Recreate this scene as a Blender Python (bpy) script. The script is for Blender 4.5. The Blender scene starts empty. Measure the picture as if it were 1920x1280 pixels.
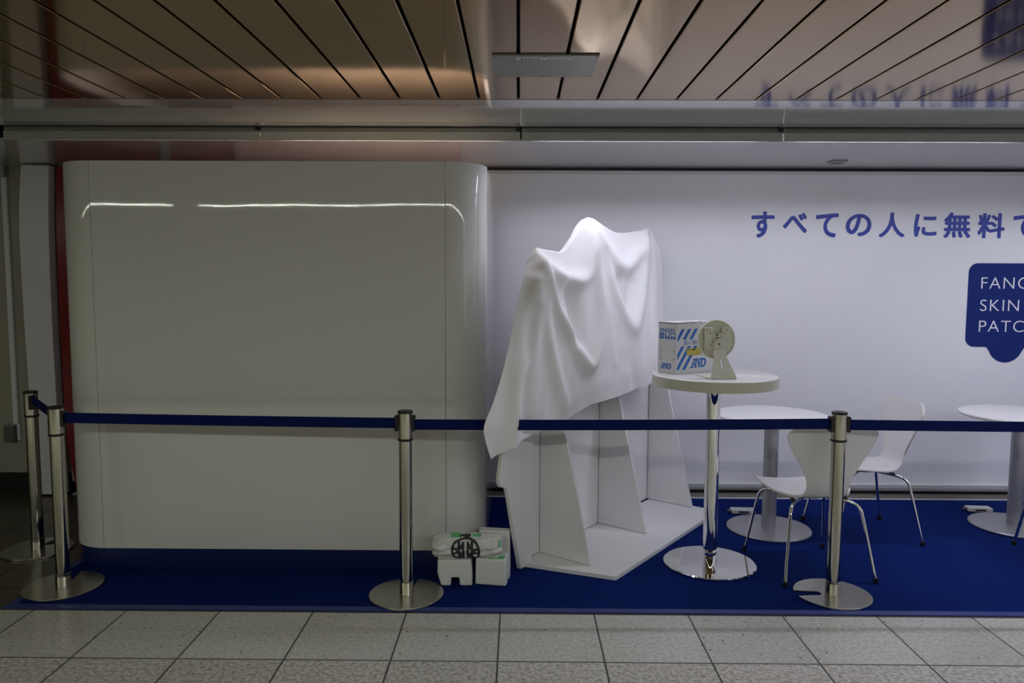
import bpy, bmesh, math, random
import numpy as np
from mathutils import Vector, Matrix
random.seed(4)
S = bpy.context.scene
COL = S.collection
R = math.radians

# ------------------------------------------------------------------ camera
F = 1400.0
th = math.atan(115 / F); ya = math.atan(12 / F); ro = R(0.25)
fw = Vector((-math.sin(ya) * math.cos(th), math.cos(ya) * math.cos(th), -math.sin(th)))
rt = fw.cross(Vector((0, 0, 1))).normalized(); up = rt.cross(fw)
RX = math.cos(ro) * rt + math.sin(ro) * up
UX = -math.sin(ro) * rt + math.cos(ro) * up
cd = bpy.data.cameras.new('camera'); cam = bpy.data.objects.new('camera', cd); COL.objects.link(cam)
M3 = Matrix((RX, UX, -fw)).transposed()
cam.matrix_world = Matrix.Translation((0, 0, 1.6)) @ M3.to_4x4()
cd.sensor_width = 36; cd.lens = F / 1920 * 36; cd.clip_start = .05
S.camera = cam
S.view_settings.view_transform = 'Standard'; S.view_settings.look = 'None'
S.view_settings.gamma = 1; S.view_settings.exposure = 0.0

# ------------------------------------------------------------------ world and lights
w = bpy.data.worlds.new('world'); S.world = w; w.use_nodes = True
w.node_tree.nodes['Background'].inputs[0].default_value = (.6, .68, .55, 1)
w.node_tree.nodes['Background'].inputs[1].default_value = .02

HALL_W = 11.5      # watts per metre of the hall's tube row
WASH = 46.0         # emission strength of the cove tubes
def area(name, x0, x1, y, z, watts, color):
    l = bpy.data.lights.new(name, 'AREA'); l.shape = 'RECTANGLE'; l.size = x1 - x0; l.size_y = .035
    l.energy = watts * (x1 - x0); l.color = color
    o = bpy.data.objects.new(name, l); COL.objects.link(o); o.location = ((x0 + x1) / 2, y, z)
    return o
HC = (.93, 1.0, .84)
area('hall_tube_row', -8.0, -3.93, -.5, 2.44, HALL_W, HC)
area('hall_tube_row', -3.62, 1.2, -.5, 2.44, HALL_W, HC)
area('hall_tube_row', 1.26, 8.6, -.5, 2.44, HALL_W * 1.35, (.92, .96, 1.0))

# ------------------------------------------------------------------ materials
def mat(name, col, rough=.5, metal=0., noise=0., nscale=20, bump=0., bscale=30, spec=.5, coat=0., emis=None, es=0, col2=None, bdist=.01):
    m = bpy.data.materials.new(name); m.use_nodes = True
    nt = m.node_tree; p = nt.nodes['Principled BSDF']
    p.inputs['Base Color'].default_value = (*col, 1); p.inputs['Roughness'].default_value = rough
    p.inputs['Metallic'].default_value = metal; p.inputs['Specular IOR Level'].default_value = spec
    if coat: p.inputs['Coat Weight'].default_value = coat; p.inputs['Coat Roughness'].default_value = .03
    tc = nt.nodes.new('ShaderNodeTexCoord')
    if noise:
        n = nt.nodes.new('ShaderNodeTexNoise'); n.inputs['Scale'].default_value = nscale; n.inputs['Detail'].default_value = 5
        nt.links.new(tc.outputs['Object'], n.inputs['Vector'])
        mx = nt.nodes.new('ShaderNodeMix'); mx.data_type = 'RGBA'
        c2 = col2 or tuple(c * (1 - noise) for c in col)
        mx.inputs[6].default_value = (*col, 1); mx.inputs[7].default_value = (*c2, 1)
        nt.links.new(n.outputs['Fac'], mx.inputs[0]); nt.links.new(mx.outputs[2], p.inputs['Base Color'])
    if bump:
        n = nt.nodes.new('ShaderNodeTexNoise'); n.inputs['Scale'].default_value = bscale; n.inputs['Detail'].default_value = 1.5
        nt.links.new(tc.outputs['Object'], n.inputs['Vector'])
        b = nt.nodes.new('ShaderNodeBump'); b.inputs['Strength'].default_value = bump; b.inputs['Distance'].default_value = bdist
        nt.links.new(n.outputs['Fac'], b.inputs['Height']); nt.links.new(b.outputs['Normal'], p.inputs['Normal'])
    if emis:
        p.inputs['Emission Color'].default_value = (*emis, 1); p.inputs['Emission Strength'].default_value = es
    return m
M = {}
M['wall'] = mat('white_wall_film', (.80, .80, .84), .42, noise=.02, nscale=3)
M['pink'] = mat('pale_pink_film', (.62, .42, .46), .4, noise=.03)
M['beige'] = mat('beige_wall_tile', (.42, .40, .33), .22, noise=.15, nscale=6)
M['black'] = mat('black_gap', (.006, .006, .006), .6, noise=.2)
M['alu'] = mat('aluminium_rail', (.62, .62, .62), .4, .3, noise=.08, nscale=12)
M['stone'] = mat('dusty_concrete', (.20, .185, .16), .8, noise=.45, nscale=9)
M['carpet'] = mat('blue_carpet', (.001, .015, .140), .95, noise=.18, nscale=300, bump=.5, bscale=500, spec=.1, bdist=.002)
M['tape'] = mat('blue_edge_tape', (.022, .040, .22), .45, noise=.08, nscale=40)
M['gloss'] = mat('glossy_white_laminate', (.72, .72, .70), .03, noise=.015, nscale=2, bump=.25, bscale=1.3, bdist=.012)
M['plinth'] = mat('blue_plinth_board', (.002, .010, .10), .45, noise=.06)
M['red'] = mat('red_gloss_panel', (.22, .003, .008), .2, noise=.05)
M['lilac'] = mat('pale_satin_panel', (.86, .84, .92), .25, noise=.03)
M['ceil'] = mat('bronze_ceiling_metal', (.305, .200, .085), .09, .95, noise=.07, nscale=5, bump=.10, bscale=2.2, bdist=.01)
M['strip'] = mat('painted_metal_strip', (.60, .60, .60), .09, .6, noise=.04, nscale=4)
M['strip_back'] = mat('painted_metal_cove', (.66, .65, .66), .2, .6, noise=.04, nscale=4)
M['house'] = mat('grey_cove_housing', (.38, .39, .36), .4, noise=.06)
M['house_dark'] = mat('dark_cove_housing', (.20, .21, .19), .4, noise=.06)
M['house_white'] = mat('white_reflector_paint', (.7, .7, .7), .5, noise=.04)
M['hatch'] = mat('grey_access_plate', (.34, .36, .33), .3, .3, noise=.06)
M['plate'] = mat('grey_plate_paint', (.24, .245, .205), .38, .1, noise=.08, nscale=8)
M['label'] = mat('pale_label_film', (.72, .72, .76), .5, noise=.1)
M['ink'] = mat('dark_ink', (.03, .03, .035), .6, noise=.1)
M['blueink'] = mat('blue_wall_print', (.030, .055, .36), .35, noise=.04)
M['badge'] = mat('deep_blue_print', (.003, .018, .155), .45, spec=.25, noise=.04)
M['whiteink'] = mat('white_print', (.8, .8, .84), .35, noise=.03)
M['steel'] = mat('polished_steel', (.48, .46, .39), .08, 1., noise=.04, nscale=15)
M['brushed'] = mat('brushed_steel', (.50, .49, .44), .27, 1., noise=.10, nscale=14)
M['chrome'] = mat('chrome', (.85, .85, .84), .03, 1., noise=.02)
M['plastic'] = mat('black_plastic', (.012, .012, .011), .4, noise=.2)
M['belt'] = mat('navy_webbing', (.003, .010, .095), .85, noise=.12, nscale=120, bump=.3, bscale=400, spec=.15, bdist=.001)
M['cloth'] = mat('white_cloth', (.87, .86, .87), .85, noise=.03, nscale=12, bump=.15, bscale=60, spec=.2, bdist=.004)
M['board'] = mat('white_board', (.87, .87, .88), .45, noise=.03, nscale=4)
M['tabletop'] = mat('gloss_table_laminate', (.78, .77, .75), .10, noise=.02, nscale=5)
M['tableedge'] = mat('cream_table_edge', (.60, .59, .47), .25, noise=.04)
M['tablewhite'] = mat('matt_white_tabletop', (.82, .81, .82), .35, noise=.02)
M['greymetal'] = mat('silver_grey_paint', (.42, .42, .45), .38, .55, noise=.05)
M['chair'] = mat('white_lacquer_ply', (.78, .76, .75), .30, noise=.02)
M['ply'] = mat('warm_bounce_board', (.56, .47, .36), .7, noise=.3, nscale=8)  # tone chosen for the warm glow the unseen booth top bounces up
M['carton'] = mat('white_carton', (.66, .66, .68), .7, noise=.05, nscale=30)
M['cartonink'] = mat('carton_blue_ink', (.010, .13, .48), .6, noise=.06)
M['cartondark'] = mat('carton_raw_edge', (.05, .045, .035), .8, noise=.2)
M['yellow'] = mat('yellow_sticker', (.55, .45, .07), .5, noise=.05)
M['cream'] = mat('cream_plastic', (.66, .66, .55), .33, noise=.03)
M['foam'] = mat('white_foam', (.78, .79, .76), .8, noise=.04, nscale=60, bump=.2, bscale=150, bdist=.002)
M['bag'] = mat('crinkled_plastic_bag', (.72, .72, .70), .35, noise=.06, nscale=20, bump=.7, bscale=28, bdist=.012)
M['green'] = mat('green_print', (.14, .60, .24), .5, noise=.25, nscale=60)
M['device'] = mat('white_device_plastic', (.75, .75, .76), .4, noise=.03)
M['greyplastic'] = mat('grey_switch_plastic', (.12, .12, .12), .5, noise=.1)
M['lampwhite'] = mat('cove_tube_glass', (.9, .9, .9), .3, noise=.01, emis=(.84, .85, 1.0), es=WASH)
M['lampwarm'] = mat('cove_tube_glass_warm', (.9, .9, .9), .3, noise=.01, emis=(1.0, .88, .86), es=WASH * .72)
M['lampdim'] = mat('cove_tube_glass_dim', (.9, .9, .9), .3, noise=.01, emis=(.95, .92, 1.0), es=WASH * .10)

def floor_mat(name, base, dark, speck, grout, rough, x0, y0, t, gw):
    m = bpy.data.materials.new(name); m.use_nodes = True; nt = m.node_tree; L = nt.links.new
    p = nt.nodes['Principled BSDF']; N = nt.nodes.new
    tc = N('ShaderNodeTexCoord'); sp = N('ShaderNodeSeparateXYZ'); L(tc.outputs['Object'], sp.inputs[0])
    def mth(op, a, b=None):
        n = N('ShaderNodeMath'); n.operation = op
        for i, v in enumerate((a, b)):
            if v is None: continue
            if isinstance(v, (int, float)): n.inputs[i].default_value = v
            else: L(v, n.inputs[i])
        return n.outputs[0]
    def grid(o, off):
        a = mth('DIVIDE', mth('SUBTRACT', o, off), t)
        fr = mth('FRACT', mth('ADD', a, 100.0))
        return mth('LESS_THAN', mth('MINIMUM', fr, mth('SUBTRACT', 1.0, fr)), gw / t / 2), mth('FLOOR', a)
    gx, ix = grid(sp.outputs[0], x0); gy, iy = grid(sp.outputs[1], y0)
    g = mth('MAXIMUM', gx, gy)
    wn = N('ShaderNodeTexWhiteNoise'); cb = N('ShaderNodeCombineXYZ'); L(ix, cb.inputs[0]); L(iy, cb.inputs[1]); L(cb.outputs[0], wn.inputs['Vector'])
    n1 = N('ShaderNodeTexNoise'); n1.inputs['Scale'].default_value = 55; n1.inputs['Detail'].default_value = 6; L(tc.outputs['Object'], n1.inputs['Vector'])
    r1 = N('ShaderNodeValToRGB'); r1.color_ramp.elements[0].position = .38; r1.color_ramp.elements[0].color = (*dark, 1)
    r1.color_ramp.elements[1].position = .58; r1.color_ramp.elements[1].color = (*base, 1); L(n1.outputs['Fac'], r1.inputs[0])
    vo = N('ShaderNodeTexVoronoi'); vo.inputs['Scale'].default_value = 38; L(tc.outputs['Object'], vo.inputs['Vector'])
    sv = N('ShaderNodeSeparateColor'); L(vo.outputs['Color'], sv.inputs[0])
    chip = mth('MULTIPLY', mth('LESS_THAN', vo.outputs['Distance'], .17), mth('GREATER_THAN', sv.outputs[0], .955))
    mx = N('ShaderNodeMix'); mx.data_type = 'RGBA'; L(chip, mx.inputs[0]); L(r1.outputs[0], mx.inputs[6]); mx.inputs[7].default_value = (*speck, 1)
    v2 = N('ShaderNodeTexVoronoi'); v2.inputs['Scale'].default_value = 90; L(tc.outputs['Object'], v2.inputs['Vector'])
    sv2 = N('ShaderNodeSeparateColor'); L(v2.outputs['Color'], sv2.inputs[0])
    chip2 = mth('MULTIPLY', mth('MULTIPLY', mth('LESS_THAN', v2.outputs['Distance'], .3), mth('GREATER_THAN', sv2.outputs[1], .8)), .5)
    mx2 = N('ShaderNodeMix'); mx2.data_type = 'RGBA'; L(chip2, mx2.inputs[0]); L(mx.outputs[2], mx2.inputs[6]); mx2.inputs[7].default_value = (*[c * .45 for c in base], 1)
    # every tile a slightly different tone
    hv = N('ShaderNodeHueSaturation'); L(mx2.outputs[2], hv.inputs['Color']); L(mth('ADD', mth('MULTIPLY', wn.outputs['Value'], .16), .92), hv.inputs['Value'])
    mg = N('ShaderNodeMix'); mg.data_type = 'RGBA'; L(g, mg.inputs[0]); L(hv.outputs[0], mg.inputs[6]); mg.inputs[7].default_value = (*grout, 1)
    L(mg.outputs[2], p.inputs['Base Color'])
    L(mth('ADD', mth('MULTIPLY', g, .4), rough), p.inputs['Roughness'])
    b = N('ShaderNodeBump'); b.inputs['Strength'].default_value = .4; b.inputs['Distance'].default_value = .002; L(mth('SUBTRACT', 1.0, g), b.inputs['Height']); L(b.outputs[0], p.inputs['Normal'])
    return m
M['terrazzo'] = floor_mat('pale_terrazzo_tile', (.60, .59, .545), (.48, .47, .42), (.015, .014, .02), (.07, .068, .065), .22, -.081, 3.023, .4515, .008)
M['terrazzo_worn'] = floor_mat('worn_terrazzo_tile', (.64, .62, .57), (.36, .34, .29), (.03, .03, .03), (.07, .068, .065), .42, -.081, 3.023, .4515, .008)
M['browntile'] = floor_mat('dark_brown_floor_tile', (.075, .060, .038), (.05, .04, .026), (.02, .015, .01), (.012, .010, .008), .3, -.081, 3.27, .4515, .007)

# ------------------------------------------------------------------ mesh helpers
def link(name, bm, m=None, parent=None, smooth=False, bevel=0, seg=2, mats=None):
    me = bpy.data.meshes.new(name)
    bmesh.ops.recalc_face_normals(bm, faces=bm.faces[:])
    bm.to_mesh(me); bm.free()
    for q in (mats or [m]): me.materials.append(q)
    if smooth:
        for p in me.polygons: p.use_smooth = True
    me.set_sharp_from_angle(angle=R(60 if smooth else 32))
    o = bpy.data.objects.new(name, me); COL.objects.link(o)
    if parent: o.parent = parent
    if bevel:
        b = o.modifiers.new('bevel', 'BEVEL'); b.width = bevel; b.segments = seg; b.limit_method = 'ANGLE'; b.angle_limit = R(35)
        b.harden_normals = False
    return o
def tag(o, label=None, cat=None, group=None, kind=None):
    if label: o['label'] = label
    if cat: o['category'] = cat
    if group: o['group'] = group
    if kind: o['kind'] = kind
    return o
def empty(name, loc=(0, 0, 0), rz=0, label=None, cat=None, group=None):
    o = bpy.data.objects.new(name, None); COL.objects.link(o); o.location = loc; o.rotation_euler = (0, 0, rz); o.empty_display_size = .1
    return tag(o, label, cat, group)
def box(bm, x0, x1, y0, y1, z0, z1, mi=0):
    v = [bm.verts.new((x, y, z)) for z in (z0, z1) for y in (y0, y1) for x in (x0, x1)]
    for f in ((0, 1, 3, 2), (4, 5, 7, 6), (0, 1, 5, 4), (2, 3, 7, 6), (0, 2, 6, 4), (1, 3, 7, 5)):
        bm.faces.new([v[i] for i in f]).material_index = mi
    return v
def BX(name, x0, x1, y0, y1, z0, z1, m, parent=None, bevel=0, **k):
    bm = bmesh.new(); box(bm, x0, x1, y0, y1, z0, z1); return link(name, bm, m, parent, bevel=bevel, **k)
def prism(bm, pts, t0, t1, fn):
    """pts 2-D outline; fn(u, v, t) -> point; closed solid between t0 and t1"""
    a = [bm.verts.new(fn(u, v, t0)) for u, v in pts]; b = [bm.verts.new(fn(u, v, t1)) for u, v in pts]
    n = len(pts)
    fs = [bm.faces.new(a), bm.faces.new(b[::-1])]
    for i in range(n): fs.append(bm.faces.new((a[i], b[i], b[(i + 1) % n], a[(i + 1) % n])))
    return fs
def lathe(bm, prof, n=48, c=(0, 0), cap=True, mi=0):
    rings = []
    for r, z in prof:
        rings.append([bm.verts.new((c[0] + r * math.cos(2 * math.pi * i / n), c[1] + r * math.sin(2 * math.pi * i / n), z)) for i in range(n)])
    for a, b in zip(rings, rings[1:]):
        for i in range(n):
            f = bm.faces.new((a[i], a[(i + 1) % n], b[(i + 1) % n], b[i])); f.smooth = True; f.material_index = mi
    if cap:
        bm.faces.new(rings[0][::-1]).material_index = mi; bm.faces.new(rings[-1]).material_index = mi
def LT(name, prof, m, parent=None, n=64, c=(0, 0), bevel=0, auto=True):
    bm = bmesh.new(); lathe(bm, prof, n, c); o = link(name, bm, m, parent, bevel=bevel)
    return o
def smoothpath(pts, it=2):
    pts = [Vector(p) for p in pts]
    for _ in range(it):
        q = [pts[0]]
        for a, b in zip(pts, pts[1:]): q += [a.lerp(b, .25), a.lerp(b, .75)]
        q.append(pts[-1]); pts = q
    return pts
def tube(bm, pts, r, n=12, mi=0):
    pts = [Vector(p) for p in pts]; prev = None; rings = []
    for i, p in enumerate(pts):
        t = (pts[min(i + 1, len(pts) - 1)] - pts[max(i - 1, 0)]).normalized()
        u = prev if prev is not None else (Vector((0, 0, 1)) if abs(t.z) < .9 else Vector((1, 0, 0)))
        u = (u - t * u.dot(t)).normalized(); v = t.cross(u); prev = u
        rings.append([bm.verts.new(p + r * (math.cos(2 * math.pi * k / n) * u + math.sin(2 * math.pi * k / n) * v)) for k in range(n)])
    for a, b in zip(rings, rings[1:]):
        for k in range(n):
            f = bm.faces.new((a[k], a[(k + 1) % n], b[(k + 1) % n], b[k])); f.smooth = True; f.material_index = mi
    bm.faces.new(rings[0][::-1]); bm.faces.new(rings[-1])
def text_mesh(name, body, size, m, fn, parent=None, depth=.002, offset=0., spacing=1., shear=0., sx=1., align='LEFT'):
    """flat lettering turned into a thin mesh; fn maps (x, y, t) to world"""
    c = bpy.data.curves.new(name, 'FONT'); c.body = body; c.size = size; c.extrude = depth / 2; c.offset = offset
    c.space_character = spacing; c.shear = shear; c.align_x = align
    o = bpy.data.objects.new(name, c); COL.objects.link(o)
    dg = bpy.context.evaluated_depsgraph_get(); dg.update()
    me = bpy.data.meshes.new_from_object(o.evaluated_get(dg))
    bpy.data.objects.remove(o); bpy.data.curves.remove(c)
    for v in me.vertices: v.co = fn(v.co.x * sx, v.co.y, v.co.z + depth / 2)
    me.materials.clear(); me.materials.append(m)
    if not name: return me
    ob = bpy.data.objects.new(name, me); COL.objects.link(ob)
    if parent: ob.parent = parent
    return ob
def embolden(me, r, n=8, dt=.00012):
    """heavier strokes: the flat glyph repeated in a small ring of shifts (x, y plane, t = z)"""
    bm = bmesh.new()
    for k in range(n + 1):
        m2 = me.copy(); a = 2 * math.pi * k / n; q = 0 if k == n else r
        for v in m2.vertices: v.co += Vector((q * math.cos(a), q * math.sin(a), dt * k))
        bm.from_mesh(m2); bpy.data.meshes.remove(m2)
    bm.to_mesh(me); bm.free(); return me
def join_meshes(name, meshes, m, parent=None):
    bm = bmesh.new()
    for me in meshes: bm.from_mesh(me)
    me2 = bpy.data.meshes.new(name); bm.to_mesh(me2); bm.free(); me2.materials.append(m)
    o = bpy.data.objects.new(name, me2); COL.objects.link(o)
    if parent: o.parent = parent
    return o
def st(o): o['kind'] = 'structure'; return o

# ------------------------------------------------------------------ room shell
CE = 3.475                       # line where the pale tiles end and the carpet starts
bm = bmesh.new(); box(bm, -9, 9, 3.023, CE, -.1, 0, 0); box(bm, -9, 9, CE, 5.62, -.1, 0, 1); box(bm, -9, 9, -6, 3.023, -.1, 0, 2)
st(link('floor', bm, mats=[M['terrazzo'], M['browntile'], M['terrazzo_worn']]))
WY = 5.5
BX('wall_back', -3.36, 9, WY, WY + .12, .075, 2.44, M['wall'])['kind'] = 'structure'
bm = bmesh.new(); box(bm, -9, -3.36, WY, WY + .12, .14, 2.44)
st(link('wall_left', bm, M['beige']))
st(BX('baseboard_left', -9, -3.36, WY - .015, WY + .1, 0, .14, M['black'], bevel=.003))
st(BX('wall_front', -9, 9, -6.12, -6, 0, 2.6, M['beige']))
st(BX('wall_side_left', -9.12, -9, -6, 5.6, 0, 2.6, M['beige']))
st(BX('wall_side_right', 9, 9.12, -6, 5.6, 0, 2.6, M['beige']))
WX = 5.2
st(BX('added_bounce_wall', WX, WX + .1, -.6, 5.5, 0, 2.45, M['wall']))  # added out of frame to bounce cool light in from the right
# rails and gaps at the foot and head of the lit wall
bm = bmesh.new()
box(bm, -3.3, 9, WY - .020, WY + .02, .062, .094); box(bm, -3.3, 9, WY - .012, WY + .02, .045, .060)
st(link('trim_1', bm, M['alu'], bevel=.003))
st(BX('trim_2', -3.3, 9, WY + .01, WY + .1, 0, .06, M['black']))
st(BX('trim_3', -3.3, 9, 5.42, WY + .05, 0, .018, M['stone'], bevel=.004))
st(BX('trim_4', -3.3, 9, 5.395, 5.42, 0, .010, M['alu'], bevel=.002))
bm = bmesh.new(); box(bm, -3.3, 9, WY - .016, WY + .02, 2.370, 2.392)
st(link('trim_5', bm, M['alu'], bevel=.003))
st(BX('trim_6', -3.3, 9, WY - .004, WY + .03, 2.392, 2.46, M['black']))

# ceiling: long bronze metal panels with open joints
bm = bmesh.new(); P = .1885
for i in range(-48, 48):
    x0 = -.006 + i * P
    xa, xb = x0 + .0055, x0 + P - .0055
    prof = [(xa, 2.485), (xa, 2.4625), (xa + .003, 2.460), (xb - .003, 2.460), (xb, 2.4625), (xb, 2.485)]
    prism(bm, prof, -6.0, 3.648, lambda u, v, t: (u, t, v))
st(link('ceiling', bm, M['ceil']))
st(BX('ceiling_void', -9, 9, -6, 5.6, 2.56, 2.62, M['black']))
bm = bmesh.new()
for y0, y1, za, zb in ((3.660, 3.797, 2.460, 2.460), (3.803, 4.066, 2.462, 2.468), (4.072, 4.285, 2.470, 2.461)):
    prism(bm, [(y0, za), (y1, zb), (y1, zb + .012), (y0, za + .012)], -4.02, 9, lambda u, v, t: (t, u, v))
st(link('trim_7', bm, M['strip']))
bm = bmesh.new(); ys = [4.44, 4.545, 4.67, 4.80, 4.93, 5.06, 5.19, 5.32, 5.485]
for a, b in zip(ys, ys[1:]): prism(bm, [(a + .0015, 2.410), (b - .0015, 2.410), (b - .0015, 2.422), (a + .0015, 2.422)], -4.02, 9, lambda u, v, t: (t, u, v))
st(link('trim_8', bm, M['strip_back']))
# the ceiling drops to a plain return at the far left
bm = bmesh.new(); box(bm, -9, -4.02, 3.66, 5.6, 2.42, 2.47)
st(link('trim_9', bm, M['hatch'], bevel=.004))

# ------------------------------------------------------------------ cove light fittings (four in the picture's width)
def cove(x0, x1, lamp, label, at=None, rz=0):
    e = empty('cove_light', at or ((x0 + x1) / 2, 4.36, 2.45), rz, label, 'light fitting', 'cove light fittings along the ceiling')
    h = (x1 - x0) / 2 - .0015
    bm = bmesh.new()
    prism(bm, [(-.060, -.066), (-.056, -.066), (-.056, -.020), (-.045, -.016), (-.045, .000), (-.060, -.018)], -h, h, lambda u, v, t: (t, u, v))
    link('fascia', bm, M['house'], e)
    BX('top_channel', -h, h, -.052, .078, -.002, .012, M['house_dark'], e)
    BX('upper_rail', -h + .02, h - .02, -.0585, -.0535, -.016, .004, M['house_dark'], e)
    bm = bmesh.new()
    box(bm, -h + .10, h - .10, -.030, .020, -.0225, -.020)
    link('diffuser', bm, lamp, e)
    BX('side_lip', -h, h, .073, .078, -.0435, .0, M['house'], e)
    BX('inner_reflector', -h, h, -.050, .072, -.0195, -.002, M['house_white'], e)
    for sx in (-1, 1): BX('lamp_holder', sx * (h - .085) - .014, sx * (h - .085) + .014, -.030, .020, -.028, -.019, M['device'], e, bevel=.003)
    BX('joint_clip', h - .022, h + .001, -.068, -.045, -.010, .014, M['plastic'], e)
    return e
cove(-2.935, -1.472, M['lampdim'], 'grey cove light fitting at the far left end of the ceiling, above the red panel')
cove(-1.468, .006, M['lampwarm'], 'grey cove light fitting above the right half of the white booth')
cove(.012, 1.484, M['lampwhite'], 'grey cove light fitting above the cloth-covered stand and the bar table')
cove(1.490, 2.960, M['lampwhite'], 'grey cove light fitting above the blue Japanese lettering')
cove(2.966, 4.436, M['lampwhite'], 'grey cove light fitting cut by the right edge, above the blue badge')
for k, w_ in enumerate(('nearest the back wall', 'in the middle of that wall', 'nearest the hall')): cove(0, 1.470, M['lampwhite'], 'added grey cove light fitting out of frame, lighting the added right wall, ' + w_, (WX - 1.14, 3.6 - k * 1.476, 2.45), R(-90))  # extra fittings, added unseen to light the added wall on the right

# access plates in the ceiling
e = empty('access_plate', (.099, 3.082, 2.46), 0, 'grey screwed rectangular plate on the bronze ceiling with a narrow text label', 'ceiling plate')
BX('plate', -.206, .206, -.152, .152, -.006, .0, M['plate'], e)
BX('label_strip', -.113, .105, -.126, -.100, -.0066, -.006, M['label'], e)
for i, x in enumerate((-.195, -.005, .195)):
    for y in (-.141, .141):
        bm = bmesh.new(); lathe(bm, [(.0042, -.0072), (.0042, -.0058)], 12, (x, y)); link('screw', bm, M['ink'], e)
def fnplate(x, y, t): return Vector((x, -.1235 + y, -.0072 - t))
try:
    text_mesh('lettering', '電気室点検口 HCU-66 の上', .0150, M['ink'], lambda x, y, t: Vector((x - .098, -.106 - y, -.0068 - t)), e, depth=.0004, sx=1.05)
except Exception as ex: print(ex)
e = empty('access_hatch', (-2.62, 3.03, 2.459), 0, 'flush square hatch with dark outline in the left end of the bronze ceiling', 'hatch')
BX('hatch_panel', -.22, .22, -.10, .24, -.004, -.001, M['ceil'], e)
bm = bmesh.new()
for a in ((-.225, .225, -.105, -.10), (-.225, .225, .24, .245), (-.225, -.22, -.105, .245), (.22, .225, -.105, .245)): box(bm, *a, -.003, 0)
link('hatch_frame', bm, M['ink'], e)
e = empty('ceiling_sensor', (2.155, 5.16, 2.41), R(0), 'small flat grey sensor plate on the white ceiling strips behind the cove light', 'sensor')
BX('cover', -.05, .05, -.05, .05, -.012, 0, M['hatch'], e, bevel=.004)
BX('lens_strip', -.035, .035, -.03, .03, -.015, -.012, M['greyplastic'], e, bevel=.001)

# ------------------------------------------------------------------ far left: conduit, switch box, panels
e = empty('wall_conduit', (-3.755, WY, 1.4), 0, 'pale plastic cable duct running down the left wall to a grey switch box', 'conduit')
BX('duct', -.019, .019, -.022, 0, -.90, .93, M['lilac'], e, bevel=.003)
BX('top_junction', -.11, .03, -.06, 0, .93, 1.01, M['hatch'], e, bevel=.004)
e = empty('switch_box', (-3.79, WY, .445), 0, 'small grey switch box low on the left wall under the pale duct', 'switch box')
BX('body', -.04, .04, -.05, 0, -.065, .055, M['greyplastic'], e, bevel=.006)
BX('lid', -.042, .042, -.053, 0, .055, .066, M['hatch'], e, bevel=.003)
BX('side_cover', .04, .062, -.02, 0, -.06, .066, M['lilac'], e, bevel=.003)

zz = [2.40, 2.1, 1.876, 1.487, 1.1, .70, .377, .012]
lx = [-3.545, -3.572, -3.580, -3.578, -3.572, -3.562, -3.553, -3.530]
rx = [-3.345, -3.360, -3.368, -3.372, -3.370, -3.366, -3.358, -3.348]
bm = bmesh.new()
prism(bm, [(a, z) for a, z in zip(lx, zz)] + [(a, z) for a, z in zip(rx[::-1], zz[::-1])], 5.36, 5.44, lambda u, v, t: (u, t, v))
tag(link('curved_panel', bm, M['lilac'], bevel=.003), 'tall narrow pale panel with curved sides standing against the wall left of the red panel', 'panel')
rl = [-3.352, -3.366, -3.372, -3.376, -3.374, -3.370, -3.362, -3.30]
def redpanel(x0l, x1, label):
    bm = bmesh.new()
    prism(bm, [(a, z) for a, z in zip(x0l, zz)] + [(x1, .012), (x1, 2.40)], 5.405, 5.47, lambda u, v, t: (u, t, v))
    return tag(link('red_panel', bm, M['red'], bevel=.003), label, 'panel', 'red panels behind the booth')
redpanel([a + .03 for a in rl], -2.60, 'glossy red panel showing as a thin strip left of the white booth')
redpanel([-2.50] * 8, -2.06, 'glossy red panel hidden behind the white booth, mirrored in the ceiling strips')
tag(BX('pink_panel', -2.05, -.42, 5.445, 5.485, .02, 2.36, M['pink'], bevel=.003), 'pale pink panel hidden behind the white booth, mirrored in the ceiling strips', 'panel')

# ------------------------------------------------------------------ carpet
e = empty('carpet', (0, 0, 0), 0, 'thin deep blue carpet covering the stand area floor', 'carpet')
BX('pile', -2.46, 9, CE + .055, 5.40, 0, .004, M['carpet'], e)
bm = bmesh.new(); box(bm, -2.50, 9, CE + .012, CE + .055, 0, .0052); box(bm, -2.50, -2.46, CE + .055, 5.40, 0, .0052)
link('edge_tape', bm, M['tape'], e)

# ------------------------------------------------------------------ white booth with rounded corners
FY = 4.0; XL, XR = -2.284, -.392; rL, rR = .245, .214; ZB, ZT = .115, 2.222; BK = 5.40
booth = empty('display_booth', ((XL + XR) / 2, FY, 0), 0, 'large glossy white booth with rounded vertical corners on a blue plinth', 'booth')
def L2(p): return (p[0] - (XL + XR) / 2, p[1] - FY)
def wallstrip(name, path, z0, z1, m, th=.02, sm=True):
    """path is the outer outline (list of x,y); a solid shell th thick"""
    pts = [Vector(L2(p)) for p in path]; n = len(pts); inn = []
    for i in range(n):
        t = (pts[min(i + 1, n - 1)] - pts[max(i - 1, 0)]).normalized(); inn.append(pts[i] + Vector((-t.y, t.x)) * th)
    bm = bmesh.new()
    lo = [[bm.verts.new((p.x, p.y, z)) for p in q] for z in (z0, z1) for q in (pts, inn)]
    o0, i0, o1, i1 = lo
    for i in range(n - 1):
        for a, b, s in ((o0, o1, 1), (i0, i1, 1), (o0, i0, 0), (o1, i1, 0)):
            f = bm.faces.new((a[i], a[i + 1], b[i + 1], b[i])); f.smooth = bool(s and sm)
    for k in (0, n - 1): bm.faces.new((o0[k], o1[k], i1[k], i0[k]))
    return link(name, bm, m, booth)
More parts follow.
